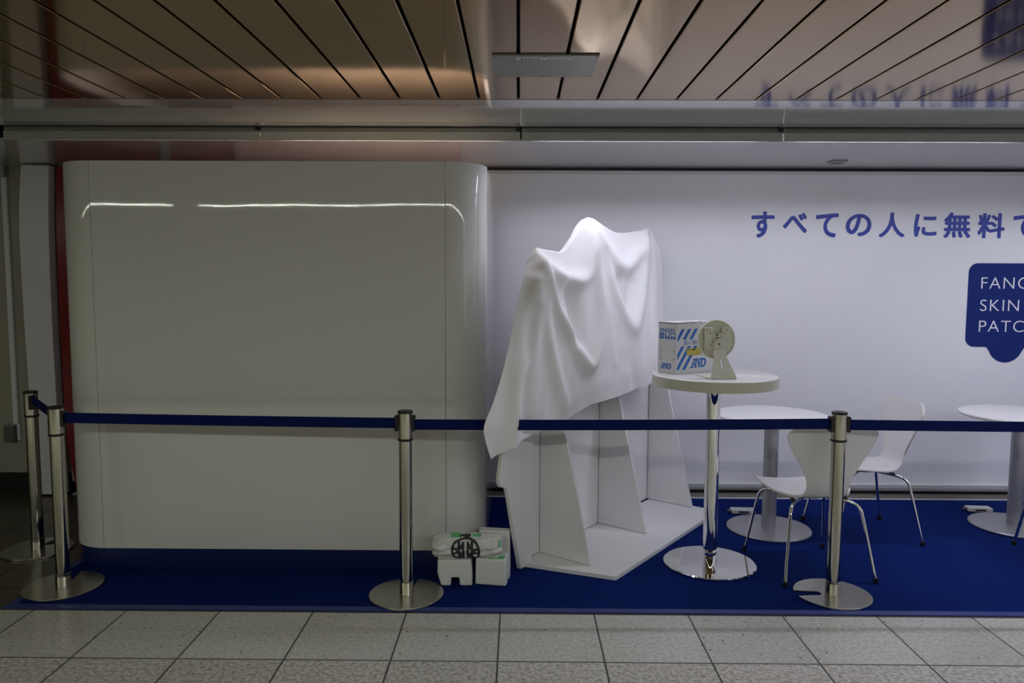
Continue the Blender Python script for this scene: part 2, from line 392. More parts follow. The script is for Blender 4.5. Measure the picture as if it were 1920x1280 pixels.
def arc(cx, cy, r, a0, a1, n): return [(cx + r * math.cos(R(a0 + (a1 - a0) * i / n)), cy + r * math.sin(R(a0 + (a1 - a0) * i / n))) for i in range(n + 1)]
g = .0013
wallstrip('front_panel', [(XL + g + (XR - XL - 2 * g) * i / 10, FY) for i in range(11)], ZB, ZT, M['gloss'])
wallstrip('corner_panel', arc(XL, FY + rL, rL, 180, 269.7, 32), ZB, ZT, M['gloss'])
wallstrip('corner_panel', arc(XR, FY + rR, rR, 270.35, 322, 20), ZB, ZT, M['gloss'])
wallstrip('corner_panel', arc(XR, FY + rR, rR, 322.6, 360, 14), ZB, ZT, M['gloss'])
wallstrip('side_panel', [(XR + rR, FY + rR + g), (XR + rR, BK)], ZB, ZT, M['gloss'])
wallstrip('side_panel', [(XL - rL, BK), (XL - rL, FY + rL + g)], ZB, ZT, M['gloss'])
def outline(i):
    return arc(XL, FY + rL, rL - i, 180, 270, 20) + arc(XR, FY + rR, rR - i, 270, 360, 20) + [(XR + rR - i, BK), (XL - rL + i, BK)]
bm = bmesh.new(); prism(bm, [L2(p) for p in outline(.022)], ZT - .14, ZT - .12, lambda u, v, t: (u, v, t)); link('glow_top_panel', bm, M['ply'], booth)  # unseen top, set low and toned to put a warm glow in the ceiling
bm = bmesh.new(); prism(bm, [L2(p) for p in outline(.012)], 0, ZB, lambda u, v, t: (u, v, t)); link('plinth', bm, M['plinth'], booth)

# ------------------------------------------------------------------ lettering and badge on the lit wall
TW = WY - .003
glyphs = [('す', 1.690, 1.858, 1.914, 2.105), ('べ', 1.918, 2.096, 1.949, 2.096), ('て', 2.157, 2.321, 1.919, 2.094), ('の', 2.376, 2.560, 1.928, 2.090),
          ('人', 2.615, 2.804, 1.921, 2.101), ('に', 2.869, 3.034, 1.927, 2.090), ('無', 3.083, 3.279, 1.919, 2.103), ('料', 3.329, 3.524, 1.918, 2.099), ('で', 3.584, 3.762, 1.919, 2.092)]
mm = []
for ch, x0, x1, z0, z1 in glyphs:
    me = text_mesh('', ch, .2, M['blueink'], lambda x, y, t: Vector((x, y, t)), depth=.002, offset=0)
    embolden(me, .0055)
    co = np.array([v.co[:] for v in me.vertices]); a, b = co.min(0), co.max(0)
    for v in me.vertices:
        v.co = Vector((x0 + (v.co.x - a[0]) / (b[0] - a[0]) * (x1 - x0), TW + .003 - v.co.z, z0 + (v.co.y - a[1]) / (b[1] - a[1]) * (z1 - z0)))
    mm.append(me)
o = join_meshes('wall_lettering', mm, M['blueink'])
tag(o, 'row of blue Japanese characters high on the white wall', 'lettering')
bx0, bx1, bz0, bz1, br = 3.283, 3.877, 1.127, 1.738, .065
pts = arc(bx0 + br, bz1 - br, br, 180, 90, 10) + arc(bx1 - br, bz1 - br, br, 90, 0, 10) + arc(bx1 - br, bz0 + br, br, 0, -90, 10)
pts += arc(3.58 + .155, bz0 - .030, .030, 90, 180, 8) + arc(3.58, bz0 + .012, .126, -15, -165, 20) + arc(3.58 - .155, bz0 - .030, .030, 0, 90, 8) + arc(bx0 + br, bz0 + br, br, -90, -180, 10)
bg = empty('wall_badge', (3.58, WY, 1.4), 0, 'deep blue rounded speech-bubble badge with white capitals on the white wall', 'wall graphic')
bm = bmesh.new(); prism(bm, [(x - 3.58, z - 1.4) for x, z in pts], -.004, 0, lambda u, v, t: (u, t, v)); link('badge_field', bm, M['badge'], bg)
mm = []
for s_, z in (('FANCL', 1.553), ('SKIN', 1.390), ('PATCH', 1.237)):
    me = text_mesh('', s_, .1, M['whiteink'], lambda x, y, t: Vector((x, y, t)), depth=.0015, offset=-.0012, spacing=1.12)
    co = np.array([v.co[:] for v in me.vertices]); a, b = co.min(0), co.max(0); k = .083 / (b[1] - a[1])
    for v in me.vertices: v.co = Vector((3.376 - 3.58 + (v.co.x - a[0]) * k * 1.05, -.004 - v.co.z, z - 1.4 + (v.co.y - a[1]) * k))
    join_meshes('lettering', [me], M['whiteink'], bg)

# ------------------------------------------------------------------ stanchions and belts
def stanchion(x, y, label, notch, clips):
    e = empty('barrier_post', (x, y, .0056 if x > -2.6 else .001), 0, label, 'barrier post', 'steel belt barrier posts')
    # base disc with a storage notch
    z0 = 0; r = .188; hw = .034; a0 = math.asin(hw / r)
    pts = [(r * math.cos(a0 + (2 * math.pi - 2 * a0) * i / 72), r * math.sin(a0 + (2 * math.pi - 2 * a0) * i / 72)) for i in range(73)]
    cx = .085; pts += [(cx - hw * .8 * math.sin(math.pi * i / 12), -hw * math.cos(math.pi * i / 12) * (.75)) for i in range(13)]
    ca, sa = math.cos(R(notch)), math.sin(R(notch))
    bm = bmesh.new(); prism(bm, [(p * ca - q * sa, p * sa + q * ca) for p, q in pts], z0, z0 + .010, lambda u, v, t: (u, v, t))
    link('base', bm, M['brushed'], e, bevel=.0015)
    LT('base_collar', [(.0365, z0 + .010), (.0365, .075), (.035, .077)], M['steel'], e)
    LT('tube', [(.0335, .05), (.0335, .795)], M['steel'], e)
    LT('ring', [(.036, .795), (.0395, .798), (.0395, .805), (.036, .808)], M['plastic'], e)
    h = LT('head', [(.0365, .806), (.0365, .936)], M['steel'], e)
    LT('cap', [(.0385, .934), (.0385, .941), (.035, .946), (.010, .948)], M['plastic'], e)
    for a in clips:
        ca, sa = math.cos(R(a)), math.sin(R(a))
        bm = bmesh.new()
        prism(bm, [(.030, .846), (.046, .842), (.053, .848), (.053, .858), (.047, .861), (.047, .905), (.053, .908), (.053, .918), (.046, .923), (.030, .920)], -.018, .018,
              lambda u, v, t: (u * ca - t * sa, u * sa + t * ca, v))
        link('belt_clip', bm, M['plastic'], e, bevel=.002)
    return e
PST = [(-2.832, 4.272), (-2.352, 3.735), (-.562, 3.670), (1.610, 3.710), (3.75, 3.73)]
a01 = math.degrees(math.atan2(PST[1][1] - PST[0][1], PST[1][0] - PST[0][0]))
stanchion(*PST[0], 'steel belt post farthest back on the left, standing on dark tiles', 75, (a01,))
stanchion(*PST[1], 'steel belt post at the front left corner of the blue carpet', 106, (a01 + 180, -2))
stanchion(*PST[2], 'steel belt post in front of the white booth, beside the foam blocks', 90, (178, 1))
stanchion(*PST[3], 'steel belt post in front of the white chair on the right', 180, (181, 0))
def belt(i, za, zb, label, zc=0., ext=0):
    a = Vector(PST[i]); b = Vector(PST[i + 1]); d = (b - a).normalized(); a = a + d * .045; b = b - d * (.045 - ext); nn = Vector((-d.y, d.x)) * .0009
    bm = bmesh.new(); N = 24; rows = []
    for k in range(N + 1):
        t = k / N; p = a.lerp(b, t); z = za + (zb - za) * t - zc * 4 * t * (1 - t)
        rows.append([bm.verts.new((q.x, q.y, z + h)) for q, h in ((p - nn, -.0265), (p + nn, -.0265), (p + nn, .0265), (p - nn, .0265))])
    for r0, r1 in zip(rows, rows[1:]):
        for j in range(4): bm.faces.new((r0[j], r0[(j + 1) % 4], r1[(j + 1) % 4], r1[j]))
    bm.faces.new(rows[0]); bm.faces.new(rows[-1][::-1])
    return tag(link('barrier_belt', bm, M['belt']), label, 'belt', 'navy barrier belts')
belt(0, .903, .896, 'short navy belt between the two steel posts at the left')
belt(1, .893, .888, 'long navy belt crossing in front of the white booth', .002)
belt(2, .881, .890, 'long navy belt crossing in front of the cloth-covered stand and bar table', .004)
belt(3, .885, .876, 'navy belt running from the right-hand steel post out of the frame', .003)

# ------------------------------------------------------------------ white display stand with fins
A0 = Vector((.127, 4.217, 0)); D = Vector((.599, .801, 0)); NN = Vector((.801, -.599, 0)); FZ = .0045
def SP(s, z, o=0.): return A0 + D * s + NN * o + Vector((0, 0, z))
e = empty('display_stand', SP(.5, 0, .1), 0, 'white angled display stand with triangular fins, half covered by a white cloth', 'display stand')
def SL(s, z, o=0.): return SP(s, z, o) - e.location
org = e.location.copy()
def W(x, y, z): return Vector((x, y, z)) - org
bm = bmesh.new()
prism(bm, [(.012, 4.062), (.527, 3.871), (1.375, 5.030), (.980, 5.335), (.02, 4.12)], FZ, FZ + .024, lambda u, v, t: W(u, v, t))
link('base_board', bm, M['board'], e, bevel=.002)
for s0, s1 in ((-.20, -.004), (.004, .656), (.666, 1.342), (1.354, 1.45)):
    top = {-.20: (1.0, 1.735), .004: (1.735, 1.83), .666: (1.83, 1.83), 1.354: (1.83, 1.78)}[s0]
    bm = bmesh.new(); prism(bm, [(s0, FZ + .028), (s1, FZ + .028), (s1, top[1]), (s0, top[0])], -.02, 0, lambda u, v, t: SL(u, v, t))
    link('back_panel', bm, M['board'], e, bevel=.001)
for s0 in (0, .661, 1.348):
    bm = bmesh.new(); prism(bm, [(s0 - .02, FZ + .03), (s0 + .02, FZ + .03), (s0 + .02, 1.70), (s0 - .02, 1.70)], -.024, -.0202, lambda u, v, t: SL(u, v, t))
    link('added_dark_backing', bm, M['ink'], e)  # added dark backing, keeps the bright wall from showing through the seams
# outer leg board with its hook-shaped foot
leg = [(-.225, .0045), (-.12, .0045), (-.108, .6), (-.10, 1.2), (-.11, 1.55), (-.18, 1.55), (-.30, 1.1), (-.345, .80), (-.392, .66), (-.414, .56), (-.412, .525), (-.400, .506), (-.352, .490), (-.335, .44), (-.272, .184)]
bm = bmesh.new(); prism(bm, leg, .004, .034, lambda u, v, t: SL(u, v, t)); link('leg_board', bm, M['board'], e, bevel=.006)
for s, ztop in ((0, 1.735), (.66, 1.93), (1.35, 1.90)):
    bm = bmesh.new(); prism(bm, [(0, FZ + .028), (.346, FZ + .028), (.030, 1.30), (.022, ztop), (0, ztop)], s, s + .016, lambda u, v, t: SL(t, v, u))
    link('fin', bm, M['board'], e, bevel=.001)

# cloth: a draped sheet over the stand, folds as ridges of the surface
def cr(P, t):
    n = len(P) - 1; x = t * n; i = min(int(x), n - 1); u = x - i
    p0, p1, p2, p3 = P[max(i - 1, 0)], P[i], P[i + 1], P[min(i + 2, n)]
    return tuple(.5 * ((2 * b) + (-a + c) * u + (2 * a - 5 * b + 4 * c - d) * u * u + (-a + 3 * b - 3 * c + d) * u ** 3) for a, b, c, d in zip(p0, p1, p2, p3))
# columns top -> hem: (s, z, offset)
COLS = [
 [(-.168, 1.698, .03), (-.268, 1.600, .07), (-.365, 1.421, .09), (-.446, 1.26, .11), (-.524, 1.131, .13), (-.620, 1.000, .15), (-.700, .900, .16), (-.690, .820, .16), (-.648, .725, .16)],
 [(-.100, 1.762, .03), (-.205, 1.600, .10), (-.290, 1.430, .13), (-.360, 1.270, .15), (-.425, 1.130, .17), (-.490, 1.000, .18), (-.530, .900, .19), (-.530, .830, .18), (-.516, .760, .17)],
 [(-.060, 1.765, .03), (-.120, 1.600, .11), (-.170, 1.430, .14), (-.210, 1.270, .16), (-.245, 1.130, .18), (-.275, 1.000, .19), (-.290, .910, .20), (-.295, .860, .20), (-.300, .810, .20)],
 [(.060, 1.757, .03), (.020, 1.600, .10), (-.010, 1.430, .13), (-.030, 1.280, .16), (-.040, 1.140, .18), (-.045, 1.030, .19), (-.048, .950, .20), (-.050, .890, .20), (-.040, .838, .20)],
 [(.178, 1.762, .03), (.160, 1.610, .09), (.155, 1.450, .12), (.165, 1.300, .15), (.180, 1.150, .17), (.195, 1.040, .18), (.205, .980, .19), (.215, .930, .19), (.225, .880, .19)],
 [(.308, 1.860, .03), (.330, 1.690, .08), (.350, 1.530, .12), (.370, 1.370, .15), (.385, 1.210, .17), (.395, 1.080, .18), (.400, 1.000, .19), (.405, .940, .19), (.410, .885, .19)],
 [(.385, 1.940, .03), (.430, 1.760, .07), (.480, 1.580, .11), (.520, 1.420, .14), (.550, 1.260, .16), (.570, 1.110, .18), (.580, 1.020, .19), (.585, .950, .19), (.590, .893, .19)],
 [(.487, 1.968, .03), (.540, 1.780, .07), (.600, 1.600, .11), (.650, 1.440, .14), (.690, 1.280, .16), (.715, 1.130, .18), (.730, 1.030, .19), (.735, .960, .19), (.740, .905, .19)],
 [(.785, 1.898, .03), (.800, 1.760, .07), (.820, 1.600, .11), (.840, 1.440, .14), (.860, 1.290, .16), (.880, 1.140, .18), (.890, 1.040, .19), (.895, .970, .19), (.900, .913, .19)],
 [(1.074, 1.920, .03), (1.040, 1.770, .07), (1.030, 1.610, .10), (1.030, 1.450, .13), (1.035, 1.300, .15), (1.040, 1.150, .17), (1.045, 1.050, .18), (1.050, .980, .18), (1.055, .925, .18)],
 [(1.225, 1.945, .03), (1.215, 1.780, .06), (1.200, 1.620, .09), (1.190, 1.460, .12), (1.185, 1.310, .14), (1.180, 1.160, .16), (1.175, 1.060, .17), (1.170, .990, .17), (1.165, .930, .17)],
 [(1.300, 1.918, .03), (1.330, 1.800, .04), (1.330, 1.680, .05), (1.320, 1.560, .06), (1.312, 1.450, .065), (1.308, 1.340, .07), (1.305, 1.250, .07), (1.302, 1.170, .07), (1.300, 1.110, .07)],
 [(1.400, 1.865, .00), (1.500, 1.760, -.01), (1.560, 1.640, -.02), (1.595, 1.520, -.03), (1.610, 1.420, -.03), (1.618, 1.330, -.03), (1.620, 1.250, -.03), (1.622, 1.180, -.03), (1.624, 1.116, -.03)],
]
RID = [  # polyline in (s, z), width, height
 ([(-.129, 1.746), (.005, 1.642), (.187, 1.593), (.314, 1.645), (.365, 1.795), (.395, 1.946)], .050, .050),
 ([(-.137, 1.70), (-.088, 1.481), (.03, 1.325), (.197, 1.117), (.303, 1.195), (.408, 1.447), (.418, 1.913)], .050, .050),
 ([(-.16, 1.70), (-.17, 1.40), (-.14, 1.15), (-.06, .92)], .050, .030),
 ([(.130, 1.55), (.150, 1.40), (.120, 1.28)], .060, -.045),
 ([(.463, 1.939), (.609, 1.781), (.786, 1.687), (.995, 1.781), (1.187, 1.945)], .055, .035),
 ([(.48, 1.90), (.616, 1.539), (.799, 1.312), (1.029, 1.627), (1.15, 1.917)], .060, .032),
 ([(.70, 1.58), (.771, 1.45), (.85, 1.58)], .070, -.035),
 ([(1.235, 1.90), (1.262, 1.561), (1.255, 1.155)], .028, -.085),
 ([(-.217, 1.60), (-.300, 1.256), (-.46, 1.073), (-.51, .75)], .045, .030),
 ([(-.26, 1.45), (-.38, 1.1), (-.42, .85)], .035, -.022),
 ([(.45, 1.93), (.50, 1.5), (.52, 1.1)], .035, .012),
 ([(.70, 1.10), (.78, .95), (.80, .86)], .060, -.012),
 ([(1.10, 1.4), (1.12, 1.1)], .05, .012),
 ([(1.36, 1.85), (1.46, 1.55), (1.47, 1.2)], .035, .022),
]
def dseg(S_, Z_, pl):
    d = np.full(S_.shape, 9.)
    pl = [cr(pl, i / 24) for i in range(25)]
    for (a, b), (c, dd) in zip(pl, pl[1:]):
        vx, vz = c - a, dd - b; L_ = vx * vx + vz * vz + 1e-12
        t = np.clip(((S_ - a) * vx + (Z_ - b) * vz) / L_, 0, 1)
        d = np.minimum(d, np.hypot(S_ - a - t * vx, Z_ - b - t * vz))
    return d
NU, NV = 220, 180
grid = np.zeros((NV, NU, 3))
for j in range(NV):
    v = j / (NV - 1)
    row = [cr(c, v) for c in COLS]
    for i in range(NU): grid[j, i] = cr(row, i / (NU - 1))
S_, Z_, O_ = grid[..., 0], grid[..., 1], grid[..., 2]
v = np.linspace(0, 1, NV)[:, None]
fade = np.clip(v / .10, 0, 1) ** .7 * np.clip(np.arange(NU)[None, :] / 14, 0, 1)
disp = np.zeros_like(S_)
for pl, wd, am in RID: disp += am * np.exp(-(dseg(S_, Z_, pl) / wd) ** 2)
disp += .003 * np.sin(S_ * 31 + Z_ * 5) * v + .002 * np.sin(S_ * 67 - Z_ * 21) * v
O2 = O_ + disp * fade
bm = bmesh.new(); VV = []
# back flap first: from behind, up over the top edge
for k in range(14):
    t = 1 - k / 14
    row = []
    for i in range(NU):
        wl = max(0., 1 - i / 70)
        s0, z0, o0 = S_[0, i], Z_[0, i] + .012 * math.sin(math.pi * (1 - t) * .9) - .30 * t ** 1.3, O_[0, i] - .035 - .03 * t - .030 * math.sin(math.pi / 2 * t)
        k_ = 1 - .93 * wl ** 1.5            # the flap tapers to nothing at the left corner
        row.append(bm.verts.new(SP(s0, Z_[0, i] + (z0 - Z_[0, i]) * k_, O_[0, i] + (o0 - O_[0, i]) * k_)))
    VV.append(row)
for j in range(NV): VV.append([bm.verts.new(SP(S_[j, i], Z_[j, i] + (.012 * max(0, 1 - j / 5)), O2[j, i])) for i in range(NU)])
for a, b in zip(VV, VV[1:]):
    for i in range(NU - 1): bm.faces.new((a[i], a[i + 1], b[i + 1], b[i]))
o = link('draped_cloth', bm, M['cloth'], smooth=True)
sm = o.modifiers.new('smooth', 'SMOOTH'); sm.factor = .5; sm.iterations = 3
so = o.modifiers.new('thick', 'SOLIDIFY'); so.thickness = .0025
tag(o, 'white cloth draped in swags over the angled display stand', 'cloth')

# ------------------------------------------------------------------ bar table with chrome column
HT = 1.085
t = empty('bar_table', (1.088, 4.122, FZ), 0, 'tall round white bar table with chrome column carrying a carton', 'table')
bm = bmesh.new(); lathe(bm, [(.339, HT - .058 - FZ), (.3405, HT - .056 - FZ), (.3405, HT - .003 - FZ)], 128); link('table_edge', bm, M['tableedge'], t)
LT('tabletop', [(.3405, HT - .003 - FZ), (.3385, HT - .001 - FZ), (.336, HT - FZ)], M['tabletop'], t, n=128)
LT('column', [(.0385, .012), (.0385, HT - .07 - FZ)], M['chrome'], t, n=64)
LT('column_collar', [(.0395, .013), (.0395, .075), (.0388, .078)], M['chrome'], t, n=64)
LT('underside_plate', [(.11, HT - .070 - FZ), (.11, HT - .058 - FZ)], M['greymetal'], t, n=48)
LT('base', [(.250, 0), (.256, .004), (.256, .009), (.250, .013), (.05, .016)], M['chrome'], t, n=96)

# low tables
def lowtable(x, y, label):
    t = empty('low_table', (x, y, FZ), 0, label, 'table', 'low round white tables')
    LT('tabletop', [(.335, .726), (.349, .732), (.352, .742), (.349, .748), (.345, .7495)], M['tablewhite'], t, n=128)
    LT('column', [(.0445, .012), (.0445, .722)], M['greymetal'], t)
    LT('underside_plate', [(.12, .718), (.12, .727)], M['greymetal'], t)
    LT('base', [(.250, 0), (.261, .004), (.262, .010), (.256, .016), (.245, .018), (.046, .021)], M['greymetal'], t, n=96)
lowtable(1.622, 4.725, 'low round white table with grey column between the bar table and the chairs')
lowtable(3.255, 4.81, 'low round white table cut off by the right edge of the frame')

# ------------------------------------------------------------------ chairs
def make_chair(loc, rz, label):
    c = empty('shell_chair', loc, rz, label, 'chair', 'white moulded shell chairs')
    prof = [(.252, .428), (.230, .441), (.15, .447), (.05, .440), (-.05, .432), (-.12, .434), (-.172, .455), (-.200, .500), (-.214, .56), (-.228, .64), (-.246, .73), (-.262, .80), (-.275, .858)]
    wid = [.150, .205, .232, .236, .215, .165, .128, .118, .130, .172, .228, .250, .212]
    NV_, NU_ = 72, 24
    bm = bmesh.new(); G = []
    for j in range(NV_ + 1):
        v = j / NV_
        y, z = cr(prof, v); hw = cr([(q,) for q in wid], v)[0]
        seat = 1 - min(max((v - .38) / .2, 0), 1)
        row = []
        for i in range(NU_ + 1):
            u = i / NU_ * 2 - 1
            dz = .020 * u * u * hw / .23 * seat * (0 if v < .04 else 1); dy = .030 * u * u * (hw / .24) ** 2 * (1 - seat)
            # rounded ends: pull the corners of the first and last rows in
            row.append(bm.verts.new((u * hw, y + dy - (.02 * abs(u) ** 3 if v < .1 else 0) * (1 - v * 10 if v < .1 else 0), z + dz - ((.010 * abs(u) ** 4 - .012 * u * u + .016 * abs(u) ** 12) * max(0, (v - .9) * 10)))))
        G.append(row)
    for a, b in zip(G, G[1:]):
        for i in range(NU_): bm.faces.new((a[i], a[i + 1], b[i + 1], b[i]))
    s = link('shell', bm, M['chair'], c, smooth=True)
    so = s.modifiers.new('ply', 'SOLIDIFY'); so.thickness = .011; so.offset = 0
    b = s.modifiers.new('bevel', 'BEVEL'); b.width = .003; b.segments = 2; b.limit_method = 'ANGLE'; b.angle_limit = R(50)
    LT('under_bracket', [(.055, .405), (.075, .410), (.075, .420), (.060, .426)], M['plastic'], c)
    for sx in (-1, 1):
        for sy, fx, fy in ((1, .245, .262), (-1, .253, -.262)):
            bm = bmesh.new()
            pts = smoothpath([(sx * .03, sy * .03, .414), (sx * .10, sy * .09, .413), (sx * .170, sy * .150, .408), (sx * .196, sy * .185, .385), (sx * .205, sy * .198, .34), (sx * fx, fy, .012)], 3)
            tube(bm, pts, .0085, 12); lg = link('leg', bm, M['chrome'], c)
            bm = bmesh.new(); lathe(bm, [(.0125, 0), (.0135, .004), (.0125, .028), (.010, .031)], 16, (sx * (fx - .0005), fy)); link('foot_cap', bm, M['plastic'], lg)
        BX('seat_buffer', sx * .150 - .010, sx * .150 + .010, -.125, -.100, .410, .428, M['plastic'], c, bevel=.003)
    return c
make_chair((1.622, 4.096, FZ), R(7), 'white shell chair seen from behind, nearest the belt post')
make_chair((2.185, 4.675, FZ), R(92), 'white shell chair seen side-on, standing behind the nearer chair')
make_chair((3.215, 4.16, FZ), R(-12), 'white shell chair mostly outside the frame, one leg showing at right edge')

# ------------------------------------------------------------------ white power adapters on the carpet
def adapter(x, y, rz, label):
    a = empty('power_adapter', (x, y, FZ), R(rz), label, 'adapter', 'small white power boxes on the carpet')
    BX('body', -.08, .08, -.035, .035, .003, .030, M['device'], a, bevel=.004)
    BX('socket', -.035, .035, -.0362, -.034, .010, .022, M['ink'], a)
    for sx in (-1, 1): BX('foot', sx * .06 - .012, sx * .06 + .012, -.025, .025, 0, .003, M['greyplastic'], a)
    BX('plug', -.105, -.08, -.012, .012, .008, .022, M['greyplastic'], a, bevel=.003)
adapter(1.555, 5.06, -2, 'small white power box on the carpet behind the low table beside the bar table')
adapter(3.225, 5.14, -4, 'small white power box on the carpet near the right edge of the frame')

# ------------------------------------------------------------------ carton on the bar table
cz = HT + .0008
K0 = Vector((.868, 4.092)); u1 = Vector((.807, .591)).normalized(); u2 = Vector((-u1.y, u1.x)); LW, LD, LH = .330, .136, .286
ct = empty('carton', (K0.x, K0.y, cz), math.atan2(u1.y, u1.x), 'white cardboard carton with blue stripes standing on the bar table', 'box')
def fF(x, z, t=0): return Vector((x, -t, z))                       # long face, x along it
def fL(x, z, t=0): return Vector((-t, LD - x, z))                  # short face, x from its far edge
BX('body', 0, LW, 0, LD, 0, LH - .003, M['carton'], ct, bevel=.0015)
bm = bmesh.new(); box(bm, -.001, .10, -.001, LD * .49, LH - .003, LH); box(bm, .13, LW * .62, -.002, LD * .49, LH - .003, LH + .002); box(bm, -.001, LW, LD * .51, LD, LH - .003, LH)
link('top_flap', bm, M['carton'], ct)
bm = bmesh.new(); box(bm, -.0008, .085, -.0012, .002, LH - .0062, LH - .0030); box(bm, .10, .155, -.0012, .002, LH - .0050, LH - .0025); box(bm, .19, .27, -.0012, .002, LH - .0055, LH - .0028); box(bm, -.0014, .002, 0, LD, LH - .0062, LH - .003)
link('flap_gap', bm, M['cartondark'], ct)
bm = bmesh.new()
def stripe(xa, za, xb, zb, w_, zlo, zhi):
    # slanted bar between heights zlo and zhi on the line (xa,za)-(xb,zb), clipped at the left face edge
    k = (xb - xa) / (zb - za); f = lambda z: xa + (z - za) * k
    P_ = [(f(zlo), zlo), (f(zlo) + w_, zlo), (f(zhi) + w_, zhi), (f(zhi), zhi)]
    out = []
    for i in range(4):
        p, q = P_[i], P_[(i + 1) % 4]
        if p[0] >= .008: out.append(p)
        if (p[0] < .008) != (q[0] < .008):
            tt = (.008 - p[0]) / (q[0] - p[0]); out.append((.008, p[1] + (q[1] - p[1]) * tt))
    if len(out) > 2: prism(bm, out, .0002, .0006, lambda u, v, t: fF(u, v, t))
for x0 in (-.090, -.036, .018, .072): stripe(x0, .150, x0 + .075, .248, .026, .190 if x0 > -.03 else .10, .248)
for x0 in (-.124, -.070, -.016, .038): stripe(x0 + .010, .022, x0 + .010 + .097, .150, .026, .022, .152)
# slab letters A N D
def poly(pts, fn=fF, t=.0006): prism(bm, pts, .0002, t, lambda u, v, tt: fn(u, v, tt))
def AND(x, z, h, fn):
    k = h
    q = lambda pts: poly([(x + a * k + b * k * .12, z + b * k) for a, b in pts], fn)
    q([(0, 0), (.42, 0), (.42, .16), (0, .16)]); q([(.10, .16), (.28, .16), (.70, 1), (.45, 1)]); q([(.30, .30), (.72, .30), (.72, .46), (.40, .46)])
    q([(.28, .84), (.58, .84), (.58, 1), (.28, 1)]); q([(.62, 0), (1.0, 0), (1.0, .16), (.62, .16)]); q([(.68, .16), (.90, .16), (.90, 1), (.68, 1)])
    q([(.86, 1), (1.08, 1), (1.52, 0), (1.30, 0)]); q([(1.32, .20), (1.50, .20), (1.50, .84), (1.32, .84)]); q([(1.26, .84), (1.62, .84), (1.62, 1), (1.26, 1)])
    q([(1.62, 0), (1.84, 0), (1.84, 1), (1.62, 1)])
    o_ = [(1.84, 0)] + [(2.05 + .42 * math.cos(R(a)), .5 + .5 * math.sin(R(a))) for a in range(-90, 91, 15)] + [(1.84, 1)]
    i_ = [(1.84, .80)] + [(2.02 + .20 * math.cos(R(a)), .5 + .30 * math.sin(R(a))) for a in range(90, -91, -15)] + [(1.84, .20)]
    for j in range(len(o_) - 1):
        a1, b1 = o_[j], o_[j + 1]; a2, b2 = i_[len(i_) - 1 - j], i_[len(i_) - 2 - j]
        q([a1, b1, b2, a2])
AND(.118, .028, .052, fF)
AND(.022, .025, .031, fL)
for k, x in enumerate((.012, .053, .094)):
    X0, X1, Z0, Z1 = x, x + .034, .192, .226
    if k == 0:
        poly([(X0, Z0), (X1, Z0), (X1, Z0 + .005), (X0, Z0 + .005)], fL); poly([(X0, Z1 - .005), (X1, Z1 - .005), (X1, Z1), (X0, Z1)], fL)
        for a in (0, .011, .023): poly([(X0 + a, Z0), (X0 + a + .008, Z0), (X0 + a + .008, Z1), (X0 + a, Z1)], fL)
    elif k == 1:
        poly([(X0, Z0), (X0 + .013, Z0), (X0 + .013, Z0 + .012), (X0 + .006, Z0 + .022), (X0 + .006, Z1), (X0, Z1)], fL)
        poly([(X1 - .013, Z0), (X1, Z0), (X1, Z1), (X1 - .006, Z1), (X1 - .006, Z0 + .022), (X1 - .013, Z0 + .012)], fL)
        poly([(X0 + .0155, Z0), (X1 - .0155, Z0), (X1 - .0155, Z0 + .012), (X0 + .0155, Z0 + .012)], fL)
    else:
        poly([(X0, Z0), (X0 + .014, Z0), (X0 + .014, Z0 + .016), (X0, Z0 + .016)], fL); poly([(X0 + .019, Z0), (X1, Z0), (X1, Z0 + .016), (X0 + .019, Z0 + .016)], fL)
        poly([(X0, Z0 + .020), (X0 + .005, Z0 + .027), (X0 + .013, Z0 + .030), (X0 + .013, Z1), (X0, Z1)], fL); poly([(X1, Z0 + .020), (X1, Z1), (X0 + .019, Z1), (X0 + .019, Z0 + .030), (X1 - .006, Z0 + .027)], fL)
link('blue_print', bm, M['cartonink'], ct)
bm = bmesh.new()
for cx_, sx in ((.020, 1), (.122, -1)):
    for cz_, sz in ((.078, 1), (.132, -1)):
        a, b = sorted((cx_, cx_ + sx * .012)); c_, d_ = sorted((cz_, cz_ + sz * .0022)); poly([(a, c_), (b, c_), (b, d_), (a, d_)], fL)
        a, b = sorted((cx_, cx_ + sx * .0022)); c_, d_ = sorted((cz_, cz_ + sz * .014)); poly([(a, c_), (b, c_), (b, d_), (a, d_)], fL)
link('corner_marks', bm, M['ink'], ct)
text_mesh('fragile_lettering', 'FRAGILE', .0285, M['cartonink'], lambda x, y, t: fL(.014 + x, .231 + y, .0003 + t), ct, depth=.0004, offset=.0005, sx=1.03)
text_mesh('model_lettering', 'EK-i / EW', .034, M['cartonink'], lambda x, y, t: fF(.058 + x, .160 + y, .0003 + t), ct, depth=.0004, offset=.0003, shear=.2, sx=.80)
bm = bmesh.new(); poly([(.083, .100), (.205, .100), (.205, .140), (.083, .140)], fF, .0012); st_ = link('yellow_sticker', bm, M['yellow'], ct)
bm = bmesh.new()
for a, b, w_, h_ in ((.088, .131, .028, .003), (.128, .126, .006, .012), (.137, .126, .007, .014), (.147, .127, .010, .012)):
    poly([(a, b), (a + w_, b), (a + w_, b + h_), (a, b + h_)], fF, .0016)
link('handwriting', bm, M['ink'], ct)

